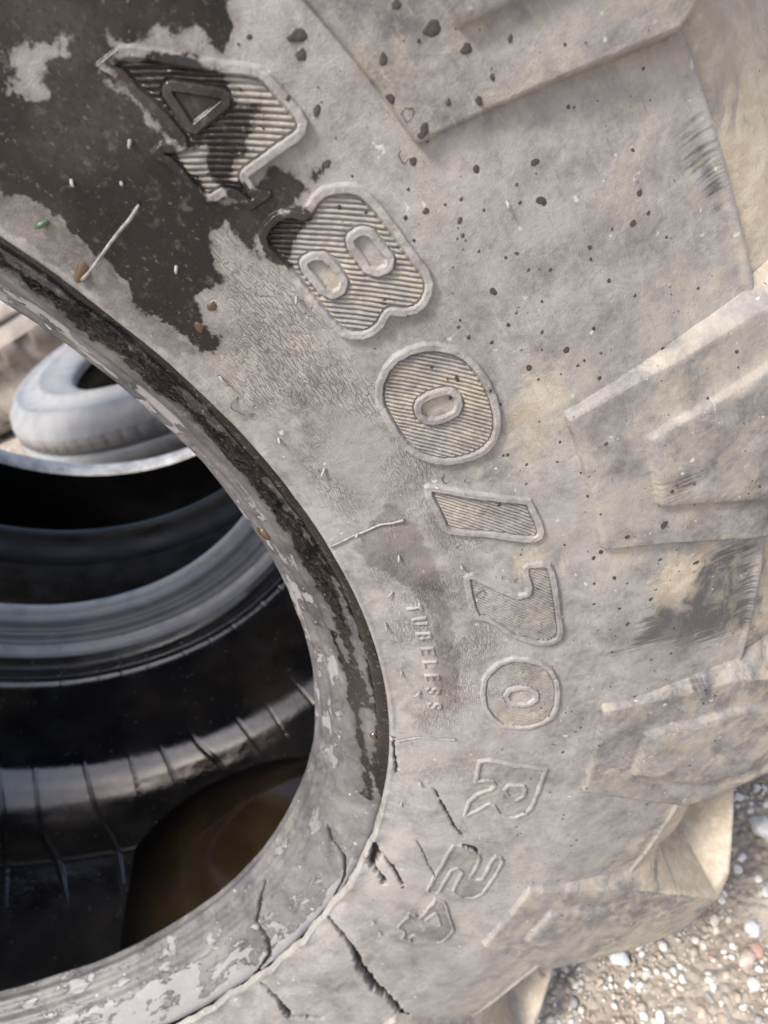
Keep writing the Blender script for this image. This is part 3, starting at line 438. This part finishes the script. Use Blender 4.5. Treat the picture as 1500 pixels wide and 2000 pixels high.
# one lug, angles measured from the lower corner of its foot; rows run from the tip on the sidewall over the shoulder to the crown
def lug_mesh(far):
    rows = []   # base (r,y), top (r,y), step2 weight, hi, lo, step hi, step lo
    H1 = .0032
    def tri(r_, tab): return interp(r_, *zip(*tab))
    for r_ in np.concatenate([np.linspace(.4372, .4412, 7), np.linspace(.443, .4630, 14), np.linspace(.4638, .4662, 4), np.linspace(.468, .5125, 30)]):
        k = float(smooth_step(.4392, .4409, r_)); st = float(smooth_step(.4640, .4660, r_))
        nr_, ny_ = sw_n(r_); y_ = sw_y(r_)
        hi = tri(r_, [(.4372, 11.2), (.4415, 11.3), (.5125, 11.85)]); lo = tri(r_, [(.4372, 2.95), (.4415, 2.85), (.5125, 0.)])
        sh = tri(r_, [(.44, 8.3), (.465, 8.7), (.5125, 9.45)]); sl_ = tri(r_, [(.44, 5.2), (.465, 4.6), (.5125, 2.5)])
        rc_ =   .0012 + .0048 * float(smooth_step(.448, .516, r_)); b = (r_ + nr_ * -rc_, y_ + ny_ * -rc_); t = (r_ + nr_ * (H1 * k - .0012 * (1 - k)), y_ + ny_ * (H1 * k - .0012 * (1 - k)))
        rows.append((b, t, st * .0028, hi, lo, sh, sl_, .42 + 40 * (rc_ - .0012), .26 + 22 * (rc_ - .0012)))
    for q in np.linspace(0, 1, 26)[1:]:
        r_ = .5125 + q * (.611 - .5125); y_ = sw_y(.5125) + .010 * q ** 1.5 - .0004 - .0032
        yb = -.2115 + .163 * q ** 1.1; rb = cb(yb) - .004 * q
        hi = 11.85 - 2.6 * q; lo = 0 + 4.6 * q; sh = 9.45 - 1.2 * q; sl_ = 2.5 + 3.0 * q
        rows.append(((rb, yb), (r_, y_),   .0028 * (1 - q), hi, lo, sh, sl_, max(.82, .45 + 1.6 * q), max(.4, .28 + 1.2 * q)))
    for q in np.linspace(0, 1, 30)[1:]:
        y_ = -.2119 + .262 * q; c = min(1, q * 22)
        r_ = .611 + .009 * math.sin(c * math.pi / 2) + .002 * math.sin(q * math.pi / 2); ang = 112 * (y_ + .2119)
        yb = max(y_, -.0485 + .0001) if q < .05 else max(y_, -.0485 + .1 * q); yb = interp(q, [0, .55, 1], [-.0485, -.02, .050])
        rows.append(((.568, yb), (r_, y_), 0., 9.25 + ang, 4.6 + ang + q * 1.2, 8.2 + ang, 5.5 + ang, 2.1, 1.5))
    y_, hi, lo = .0502, rows[-1][3], rows[-1][4]
    rows.append(((.566, .058), (.575, .056), 0, hi, lo, hi - .8, lo + .8, 2., 1.5))
    cols = []
    V = []; A = []
    for b, t, s2, hi, lo, sh, sl_, dh, dl in rows:
        b = np.array(b); t = np.array(t); n_ = (t - b); n_ = n_ / (np.hypot(*n_) + 1e-9) if np.hypot(*n_) > .002 else np.array([0, -1.])
        if s2: n_ = np.array([0, -1.])
        spec = [(hi + dh * 1.35, 0, 0), (hi + dh * .9, .31, 0), (hi + dh * .45, .66, 0), (hi + .05, .965, 0), (hi - .02, .995, 0), (hi - .22, 1, 0)]
        spec += [(hi - .22 + (sh + .22 - hi + .22) * q, 1, 0) for q in (.25, .5, .75, 1.)] + [(sh + .08, 1, .22), (sh - .06, 1, .8), (sh - .18, 1, 1)]
        spec += [(sh - .18 + (sl_ + .12 - sh + .18) * q, 1, 1) for q in np.linspace(0, 1, 12)[1:]] + [(sl_ + .03, 1, .8), (sl_ - .04, 1, .2), (sl_ - .12, 1, 0)]
        spec += [(sl_ - .12 + (lo + .15 - sl_ + .12) * q, 1, 0) for q in (.25, .5, .75, 1.)] + [(lo + .03, .985, 0), (lo - dl * .15, .8, 0), (lo - dl * .5, .3, 0), (lo - dl, 0, 0)]
        for a_, f, e_ in spec:
            p = b + (t - b) * f + n_ * e_ * s2; V.append((a_, p[0], p[1]))
    return np.array(V).reshape(len(rows), -1, 3)
LM = lug_mesh(False); nR, nC = LM.shape[:2]
starts = [36.87, 14.58, -7.42, -28.86] + [-28.86 - 294.27 / 13 * k for k in range(1, 13)]
for k, s0 in enumerate(starts):
    for side in (0, 1):
        a = LM[..., 0] + s0; r = LM[..., 1]; y = LM[..., 2]
        P = np.stack([np.radians(a) * RU, r + np.maximum(0, y + .21) * .8], -1).reshape(-1, 2)
        dr = .0003 * fbm(P[:, 0] * 45 + k * 7, P[:, 1] * 45, 33, 4).reshape(r.shape) + .0002 * fbm(P[:, 0] * 200, P[:, 1] * 200, 34, 3).reshape(r.shape)
        ydisp = -dr * smooth_step(.44, .446, r)
        at = {'mud': (.5 + .25 * smooth_step(.5, .56, r) + .6 * (abs(np.arange(nC) - nC / 2) > nC / 2 - 5)[None, :] * smooth_step(.512, .53, r)).ravel()}
        if side == 0:
            at['scuff'] = np.maximum.reduce([sd_poly(P, q) for q in SCUFF]) + .03 if k < 4 else np.zeros(r.size)
            mesh('lug', polar(a, r, y + ydisp), grid_faces(nR, nC), TREAD, tyre, uv=P, attrs=at)
        else:
            mesh('lug', polar(a + 11.3, r, .136 - y - ydisp), grid_faces(nR, nC)[:, ::-1], TREAD, tyre, uv=P, attrs=at)

# shallow muddy rainwater lying in the bottom of the casing
n = NT('muddy_rainwater'); P_ = n.co(); f = n.noise(P_, 14, 5)
WATER = n.out(n.mix(n.ramp(n.math('ADD', n.attr('depth'), n.math('MULTIPLY', n.math('SUBTRACT', f, .5), .5)), .12, 1.05), (.008, .0075, .007), n.mix(n.ramp(f, .35, .7), (.020, .0130, .007), (.032, .0215, .012))), .045, n.bump(n.noise(P_, 20, 2), .0006, .15), .5)
WZ = -.5215
ys = np.linspace(-.19, .31, 60); lr = interp(ys, LN[4:19, 1], LN[4:19, 0]); hw = np.sqrt(np.maximum(lr ** 2 - WZ ** 2, 0)) + .006
k = lr > -WZ; ys, hw = ys[k], hw[k]; xs = np.linspace(-1, 1, 40)
xs_ = xs
hw = hw + .004 * fbm(ys * 40, ys * 0, 77, 3)
V = np.stack(np.broadcast_arrays(hw[:, None] * xs[None, :], ys[:, None], WZ), -1)
wo = mesh('rainwater', V, grid_faces(len(ys), len(xs))[:, ::-1], WATER, attrs={'depth': np.clip((np.sqrt(np.maximum(lr[k] ** 2 - (hw[:, None] * xs[None, :]).T ** 2, 0)).T + WZ) / .016, 0, 1).ravel()}); wo['kind'] = 'structure'; wo['label'] = 'shallow brown rainwater lying inside the tractor tyre'

# ------------------------------------------------------------------ the tyre standing behind
def place(prof, name, mat, parent, at, axis, th0=0, th1=360, step=2., disp=None, flip=False):
    """surface of revolution about an axis through at; prof = (radius, distance along the axis)"""
    ax = Vector(axis).normalized(); e1 = ax.cross(Vector((0.3, .1, 1)) if abs(ax.z) < .9 else Vector((1, 0, 0))).normalized(); e2 = ax.cross(e1)
    th_ = np.radians(np.arange(0, 360, step)); p_ = np.array(prof); T_, J_ = np.meshgrid(th_, np.arange(len(p_)), indexing='ij')
    r_ = p_[J_, 0] + (disp(T_, p_[J_, 0], p_[J_, 1]) if disp else 0)
    V_ = np.array(at) + r_[..., None] * (np.cos(T_)[..., None] * np.array(e1) + np.sin(T_)[..., None] * np.array(e2)) + p_[J_, 1][..., None] * np.array(ax)
    F_ = grid_faces(len(th_), len(p_), True); return mesh(name, V_, F_[:, ::-1] if flip else F_, mat, parent)
PALEB = simple('bead_rubber_painted_lit', (.66, .64, .61), .35, nscale=40, amp=.35)  # far bead rim coloured pale so it looks brightly lit
BLK = simple('black_liner', (.012, .012, .013), .35, nscale=20, amp=.5)
DARKR = simple('dark_tyre_rubber', (.045, .044, .045), .42, nscale=30, amp=.5, bump=.0015, bscale=120)
cB = polar(np.degrees(np.arctan2(.0840, -.0080)), np.hypot(.0080, .0840), .60); RB = cB[2] - GZ
back = thing('tractor_tyre', 'black narrower tractor tyre standing close behind the large dusty one', 'tyre', (float(cB[0]), .60, GZ))
rB = .401
place([(rB + .004, -.085), (rB, -.09), (rB - .003, -.10), (rB, -.108), (rB + .03, -.125), (rB + .04, -.128)], 'bead', BLK, back, cB, (0, 1, 0), step=1.)
place([(rB + .02, -.07), (rB + .004, .083), (rB, .088), (rB - .001, .097), (rB, .118), (rB + .004, .124), (rB + .03, .128), (rB + .04, .128)][1:], 'bead', PALEB, back, cB, (0, 1, 0), step=1.)
place([(rB + .04, -.128), (rB + .10, -.145), (rB + .17, -.148), (rB + .22, -.135), (RB - .045, -.10)], 'sidewall', DARKR, back, cB, (0, 1, 0))
place([(rB + .04, .128), (rB + .10, .145), (rB + .17, .148), (rB + .22, .135), (RB - .045, .10)], 'sidewall', DARKR, back, cB, (0, 1, 0), flip=True)
place([(RB - .045, -.10), (RB - .04, -.05), (RB - .038, 0), (RB - .04, .05), (RB - .045, .10)], 'tread_base', DARKR, back, cB, (0, 1, 0))
place([(rB + .004, -.085), (rB + .06, -.10), (rB + .13, -.12), (rB + .19, -.10), (RB - .06, -.05), (RB - .058, .05), (rB + .19, .10), (rB + .13, .12), (rB + .06, .10), (rB + .004, .083)], 'inner_liner', BLK, back, cB, (0, 1, 0), flip=True)
lugb = None
for k in range(36):
    a0 = k * 10; sd_ = 1 if k % 2 else -1
    def pt(a, r, y): return (float(cB[0]) + r * math.cos(math.radians(a)), .60 + y, float(cB[2]) + r * math.sin(math.radians(a)))
    V = []
    for q in (0, .5, 1):
        y_ = sd_ * (.13 - .13 * q); a_ = a0 + 9 * q
        V += [pt(a_ - 1.8, RB - .05, y_), pt(a_ - 1.2, RB - .001, y_), pt(a_ + 1.2, RB - .001, y_), pt(a_ + 1.8, RB - .05, y_)]
    F = [(0, 1, 2, 3), (8, 11, 10, 9)] + [(i * 4 + j, i * 4 + 4 + j, i * 4 + 5 + j, i * 4 + 1 + j) for i in (0, 1) for j in (0, 1, 2)]
    mesh('lug', V, F, DARKR, back, smooth=False)

# ------------------------------------------------------------------ pale car tyre lying flat behind
cC = np.array((.010, 1.475, -.457)); aC = Vector((.04, .04, 1)).normalized()
WCAR = simple('bleached_truck_tyre_rubber', (.32, .318, .314), .36, nscale=22, amp=.12, bump=.001, bscale=90)
car = thing('truck_tyre', 'pale bleached truck tyre lying flat on the ground behind the standing tyres', 'tyre', tuple(float(x) for x in cC - np.array(aC) * .165))
Rc, rc, hc = .592, .405, .165
place([(rc + .006, hc * .70), (rc, hc * .78), (rc + .004, hc * .86), (rc + .015, hc * .90)], 'bead', WCAR, car, cC, aC, flip=True, step=2)
place([(rc + .015, hc * .90), (rc + .04, hc * .99), (rc + .065, hc * 1.0), (rc + .072, hc * 1.05), (rc + .08, hc * 1.05), (rc + .086, hc * 1.0), (Rc - .055, hc * .98), (Rc - .05, hc * 1.01), (Rc - .042, hc * 1.01), (Rc - .03, hc * .93), (Rc - .012, hc * .84), (Rc - .004, hc * .72)], 'sidewall', WCAR, car, cC, aC, flip=True, step=2)
tp = [(Rc - .004, hc * .72)]
for g_ in (.5, .18, -.14, -.46):
    tp += [(Rc, hc * (g_ + .045)), (Rc - .02, hc * (g_ + .04)), (Rc - .02, hc * (g_ - .04)), (Rc, hc * (g_ - .045))]
tp += [(Rc - .004, -hc * .72)]
def sipe(T_, r_, y_): return -.0016 * (np.abs(((T_ * 180 / np.pi) % 4) - 2) < .6) * (abs(y_) > hc * .5)
place(tp, 'tread', WCAR, car, cC, aC, disp=sipe, flip=True, step=.5)
place([(Rc - .004, -hc * .72), (Rc - .012, -hc * .84), (Rc - .03, -hc * .93), (rc + .07, -hc), (rc + .04, -hc * .99), (rc + .015, -hc * .9)], 'sidewall', WCAR, car, cC, aC, flip=True, step=2)
place([(rc + .006, hc * .70), (rc + .05, hc * .82), (Rc - .03, hc * .6), (Rc - .02, 0), (Rc - .03, -hc * .6), (rc + .05, -hc * .82), (rc + .015, -hc * .9)], 'inner_liner', BLK, car, cC, aC, step=2)

# ------------------------------------------------------------------ splashes, drops, a leaf
def blob(name, at, nrm, rad, hgt, mat, elong=1., ang=0., n_=18, ragged=.18, owner=None):
    nrm = Vector(nrm).normalized(); e1 = nrm.cross(Vector((.3, .2, 1))).normalized(); e2 = nrm.cross(e1)
    e1, e2 = e1 * math.cos(ang) + e2 * math.sin(ang), e2 * math.cos(ang) - e1 * math.sin(ang)
    V = [Vector((0, 0, 0)) + nrm * hgt]; ph = [random.uniform(0, 6.28) for _ in range(4)]
    rad_ = [1 + ragged * (.6 * math.sin(2 * t + ph[0]) + .5 * math.sin(3 * t + ph[1]) + .35 * math.sin(5 * t + ph[2])) for t in np.linspace(0, 2 * math.pi, n_, endpoint=False)]
    for q, z in ((.55, .82), (.85, .42), (1., -.12)):
        V += [(e1 * (math.cos(2 * math.pi * j / n_) * elong) + e2 * math.sin(2 * math.pi * j / n_)) * rad * q * rad_[j] + nrm * hgt * z for j in range(n_)]
    F = [(0, 1 + j, 1 + (j + 1) % n_) for j in range(n_)]
    for k_ in (0, 1): F += [(1 + k_ * n_ + j, 1 + (k_ + 1) * n_ + j, 1 + (k_ + 1) * n_ + (j + 1) % n_, 1 + k_ * n_ + (j + 1) % n_) for j in range(n_)]
    if owner is not None:
        b = len(owner[0]); owner[0].extend([tuple(Vector(at) + v) for v in V]); owner[1].extend([tuple(b + i for i in f) for f in F]); return
    return mesh(name, [Vector(at) + v for v in V], F, mat, off=tuple(at))
SPLASH = simple('dark_muddy_water', (.050, .043, .038), .38, nscale=400, amp=.4)
def on_wall(a, r, lift=0.):
    P = np.array([[math.radians(a) * RU, r]]); h = sw_height(P)[0][0]
    if r > .441:
        for s0 in starts[:5]:
            o = a - s0; lo = interp(r, [.4415, .5125], [2.85, 0]); hi = interp(r, [.4415, .5125], [11.3, 11.85])
            if lo < o < hi: h = .0032
            if r > .466 and interp(r, [.465, .5125], [4.6, 2.5]) < o < interp(r, [.465, .5125], [8.7, 9.45]): h = .0060
    for k, (nm, outl, holes) in enumerate(LET):
        d = sd_poly(P, outl)[0]
        if d > 0: h += .0017 if d < RIM[k] else .0009
    nr_, ny_ = sw_n(r); p = polar(a, r + nr_ * (h + lift), sw_y(r) + ny_ * (h + lift)); return tuple(float(x) for x in p), (0, -1, 0)
SPL = {0: 'large round dark splash at the top edge right of the numeral four', 1: 'widest dark splash near the top edge on the first lug step', 4: 'dark splash on the left edge of the top lug panel', 5: 'dark splash just outside the corner of the top lug panel', 6: 'long dark splash left of the top lug panel', 3: 'dark splash in the notch of the inner step of the top lug', 11: 'dark splash above the numeral eight, rightmost of a small row', 14: 'dark splash right of the numeral eight with a pale glint', 16: 'dark splash above the upper edge of the middle lug panel', 21: 'dark splash between the numeral four and the top lug panel', 30: 'large dark splash on the lower part of the middle lug panel'}
for i, (a, r, px) in enumerate(SPOT):
    p, nv = on_wall(a, r)
    o = blob('splash_spot', p, nv, px * (.00013 if px < 12 else .000085), min(.00035, px * .00001 + .00018), SPLASH, random.uniform(1.0, 1.5), random.uniform(0, 3), ragged=random.uniform(.06, .26))
    tag(o, SPL.get(i, 'small dark spot of muddy water splashed on the dusty sidewall'), 'splash', 'dark splash spots on the sidewall')
acc = ([], [])
for _ in range(330):
    a, r = random.uniform(-22, 52), random.uniform(.405, .508)
    if random.random() > .35 + .65 * smooth_step(-10, 25, a): continue
    p, nv = on_wall(a, r); blob('', p, nv, random.choice((.00025, .00035, .0005, .0007)), .00025, None, 1.2, random.uniform(0, 3), 9, owner=acc)
o = mesh('fine_splashes', acc[0], acc[1], SPLASH); tag(o, 'fine dark splash specks scattered over the dusty sidewall', kind='stuff')
n = NT('amber_water'); AMB = n.out((.085, .045, .014), .12, None, .6); n.b.inputs['Coat Weight'].default_value = .5
AL = ['round amber water drop on the wet sidewall below the numeral eight', 'flat amber drop just below the round amber drop on the sidewall', 'orange drop at the lower end of a short crack near the bead', 'small olive drop beside the short crack near the bead', 'brown murky drop caught under the upper moulding flash line']
for (a, r), lb, sz, el in zip(AMB_S, AL, (.0017, .0016, .0012, .0011, .0022), (1., 1.3, 1.3, 1., 2.2)):
    p, nv = on_wall(a, r); tag(blob('water_drop', p, nv, sz, sz * .35, AMB, el, 1.0), lb, 'water drop')
AL = ['orange drop on the inner edge of the bead at mid height', 'orange drop at the end of a dark wet streak on the lower bead', 'tiny reddish crumb on the bead above the dark wet streak', 'small brown crumb on the bead edge level with the word on the sidewall']
for (a, s_), lb, sz in zip(AMB_B, AL, (.0024, .0017, .0011, .0011)):
    r_, y_ = bd(np.array(s_)); r2, y2 = bd(np.array(s_ + .001)); nv = polar(a, float(-(y2 - y_)), float(r2 - r_)); nv = Vector(nv); nv = nv if nv.y < 0 else -nv
    p = polar(a, float(r_), float(y_)) + np.array(nv.normalized()) * .0006
    tag(blob('water_drop', tuple(map(float, p)), nv, sz, sz * .6, AMB, 1.5, 2.2), lb, 'water drop')
CLEAR = simple('damp_ring', (.11, .10, .095), .22, nscale=300)
for a, r, px in RING:
    p, nv = on_wall(a, r); rad = px * .00017
    V = []; n_ = 26; ph = random.uniform(0, 6)
    for j in range(n_):
        t = 2 * math.pi * j / n_; q = rad * (1 + .14 * math.sin(3 * t + ph) + .09 * math.sin(5 * t))
        for k_, (dq, z) in enumerate(((-.00022, -.0002), (-.00005, .00012), (.00005, .00012), (.00022, -.0002))): V.append((p[0] + (q + dq) * math.cos(t), p[1] - z, p[2] + (q + dq) * math.sin(t)))
    F = [(j * 4 + k_, j * 4 + k_ + 1, ((j + 1) % n_) * 4 + k_ + 1, ((j + 1) % n_) * 4 + k_) for j in range(n_) for k_ in range(3)]
    o = mesh('drip_ring', V, F, CLEAR, off=p); tag(o, 'largest ragged drip outline, beside the bead above the long flash line' if px > 20 else 'ragged outline of a dried water drop on the dusty sidewall', 'drip mark', 'dried drop outlines on the sidewall')

# ------------------------------------------------------------------ gravel
def stone(seed, sub=2):
    import bmesh
    bm = bmesh.new(); bmesh.ops.create_icosphere(bm, subdivisions=sub, radius=1); r_ = np.random.default_rng(seed)
    pl = [(Vector(r_.normal(size=3)).normalized(), r_.uniform(.55, .9)) for _ in range(7)]; sc = (1, r_.uniform(.65, .95), r_.uniform(.45, .75))
    for v in bm.verts:
        for nn, dd in pl:
            e = v.co.dot(nn)
            if e > dd: v.co -= nn * (e - dd) * .8
        v.co = Vector((v.co.x * sc[0], v.co.y * sc[1], v.co.z * sc[2]))
    V = np.array([v.co[:] for v in bm.verts]); F = np.array([[v.index for v in f.verts] for f in bm.faces]); bm.free(); return V, F
SHP = [stone(i, 1) for i in range(8)]
def stone_mat(name, c, spread):
    n = NT(name); P = n.co(); gi = n.t.nodes.new('ShaderNodeNewGeometry').outputs['Random Per Island']
    cr_ = n.t.nodes.new('ShaderNodeValToRGB'); n.put(cr_.inputs[0], gi); e = cr_.color_ramp; e.interpolation = 'CONSTANT'
    for i, (p_, cc) in enumerate(spread):
        el = e.elements[i] if i < 2 else e.elements.new(p_); el.position = p_; el.color = (*cc, 1)
    return n.out(n.mix(n.ramp(n.noise(P, 90, 5), .35, .7, 0, .45), cr_.outputs[0], (.22, .19, .16)), .65, n.bump(n.noise(P, 300, 3), .001, .6))
PEB = stone_mat('pebble_stone', 0, [(0, (.44, .38, .31)), (.24, (.56, .51, .44)), (.46, (.68, .66, .61)), (.64, (.33, .31, .29)), (.70, (.56, .48, .38)), (.80, (.72, .71, .68)), (.97, (.42, .29, .22))])
def scatter(name, N, x0, x1, y0, y1, s0, s1, label):
    Vs, Fs, b = [], [], 0; r_ = np.random.default_rng(N)
    for i in range(N):
        V, F = SHP[i % 8]; s_ = s0 * (s1 / s0) ** (r_.random() ** 2.2); a = r_.uniform(0, 6.28)
        x, y = r_.uniform(x0, x1), r_.uniform(y0, y1)
        Q = V * s_; Q = np.stack([Q[:, 0] * math.cos(a) - Q[:, 1] * math.sin(a), Q[:, 0] * math.sin(a) + Q[:, 1] * math.cos(a), Q[:, 2]], -1) + (x, y, GZ + s_ * .25)
        Vs.append(Q); Fs.append(F + b); b += len(V)
    o = mesh(name, np.concatenate(Vs), np.concatenate(Fs), PEB); tag(o, label, kind='stuff')
scatter('gravel', 26000, .10, 1.15, -.42, .40, .0016, .0068, 'loose mixed gravel on the ground right of the tractor tyre')
scatter('gravel', 2500, -1.3, .3, .95, 2.9, .004, .014, 'blurred loose gravel on the ground behind the tyres')

STONES = [[0.554, -0.085, 0.019, 0], [0.368, -0.151, 0.016, 2], [0.509, -0.078, 0.006, 0], [0.466, -0.148, 0.0085, 1], [0.494, -0.165, 0.011, 2], [0.488, -0.182, 0.01, 3], [0.476, -0.187, 0.013, 4], [0.511, -0.112, 0.007, 0], [0.43, -0.203, 0.007, 5], [0.47, -0.205, 0.009, 1], [0.552, -0.047, 0.0072, 0], [0.571, -0.046, 0.006, 1], [0.348, -0.159, 0.005, 5], [0.311, -0.172, 0.007, 5], [0.382, -0.205, 0.008, 0], [0.41, -0.189, 0.005, 1], [0.365, -0.188, 0.0045, 4], [0.482, -0.133, 0.005, 0], [0.505, -0.131, 0.0045, 5], [0.446, -0.164, 0.0045, 1], [0.523, -0.14, 0.007, 0], [0.31, -0.147, 0.004, 4]]
SCOL = [(.62, .61, .58), (.55, .50, .44), (.56, .58, .60), (.36, .24, .20), (.50, .41, .36), (.30, .29, .28)]
SM = [simple('pebble_' + nm, c, .6, nscale=140, amp=.22, bump=.0008, bscale=260) for nm, c in zip(('chalk', 'buff', 'blue_grey', 'reddish', 'pinkish', 'dark_grey'), SCOL)]
SL = {0: 'large chalk white pebble on the ground at the right edge beside the tyre', 1: 'flat pale blue-grey stone just below the tread lug', 2: 'small white pebble just left of the large chalk white one', 3: 'rounded cream pebble close beside the lowest lug corner', 4: 'blue-grey stone at the right edge below the chalk white pebble', 5: 'reddish stone at the right edge under the blue-grey stone', 6: 'broken pinkish stone on the gravel, largest of its colour', 7: 'white pebble midway between the chalk white pebble and the lug corner', 8: 'dark grey pebble below the broken pinkish stone', 9: 'buff stone to the right below the broken pinkish stone', 10: 'topmost white pebble, lying against the outline of the tyre', 11: 'topmost buff pebble near the right edge of the picture', 12: 'dark grey chip just left of the flat blue-grey stone', 13: 'dark grey pebble low down next to the lowest lug', 14: 'white pebble at the bottom edge of the picture', 15: 'small buff pebble midway between the flat blue-grey and broken pinkish stones', 16: 'small pinkish pebble below the flat blue-grey stone', 17: 'small white pebble almost touching the lug corner', 18: 'dark grey pebble to the right of the lug corner', 19: 'small buff pebble left of the broken pinkish stone', 20: 'white pebble cut off by the right edge of the picture', 21: 'pinkish pebble in the angle between the two lowest lugs'}
for i, (x, y, s_, k) in enumerate(STONES):
    V, F = stone(40 + i, 2); a = random.uniform(0, 6.28); V = V @ np.array([[math.cos(a), math.sin(a), 0], [-math.sin(a), math.cos(a), 0], [0, 0, 1]]) * s_ * .78
    o = mesh('pebble', V + np.array([x, y, GZ + s_ * .42]), F, SM[k], smooth=False, off=(x, y, GZ))
    tag(o, SL[i], 'pebble', 'pebbles on the ground beside the tyre')
# leaf scrap on the wet sidewall and a board far behind
LEAFM = simple('green_leaf', (.08, .12, .07), .4, nscale=200)
p, nv = on_wall(48.50, 0.3483, .0006); V = [(p[0] + u * .0026, p[1] - z, p[2] + v * .0013) for u, v, z in ((-1, 0, 0), (-.4, .7, .0006), (.5, .6, .0003), (1, .1, .001), (.3, -.7, .0002), (-.5, -.5, .0005))]
V2 = [(a_, b_ + .0004, c_) for a_, b_, c_ in V]; F = [tuple(range(6)), tuple(range(11, 5, -1))] + [(i, 6 + i, 6 + (i + 1) % 6, (i + 1) % 6) for i in range(6)]
tag(mesh('leaf_scrap', V + V2, F, LEAFM, off=p), 'tiny scrap of green leaf stuck on the wet sidewall near the bead', 'leaf')
BRN = simple('dusty_brown_tyre_rubber', (.25, .215, .18), .75, nscale=14, amp=.3)
cD = np.array((-1.05, 2.75, GZ + .17)); aD = Vector((-.05, .04, 1)).normalized()
bt = thing('tractor_tyre', 'brown dusty tyre lying flat farthest back at the left edge', 'tyre', tuple(float(x) for x in cD - np.array(aD) * .17))
place([(.34, .11), (.33, .13), (.345, .145), (.40, .165), (.48, .168), (.53, .155), (.575, .12)], 'sidewall', BRN, bt, cD, aD, flip=True)
place([(.575, .12), (.585, .06), (.565, .05), (.565, -.05), (.585, -.06), (.575, -.12)], 'tread', BRN, bt, cD, aD, flip=True, step=1., disp=lambda T_, r_, y_: -.018 * (((T_ * 180 / np.pi) % 12) < 5) * (r_ > .57))
place([(.575, -.12), (.53, -.155), (.45, -.168), (.345, -.145), (.34, -.11)], 'sidewall', BRN, bt, cD, aD, flip=True)
place([(.34, .11), (.40, .13), (.54, .08), (.55, 0), (.54, -.08), (.40, -.13), (.34, -.11)], 'inner_liner', BLK, bt, cD, aD)
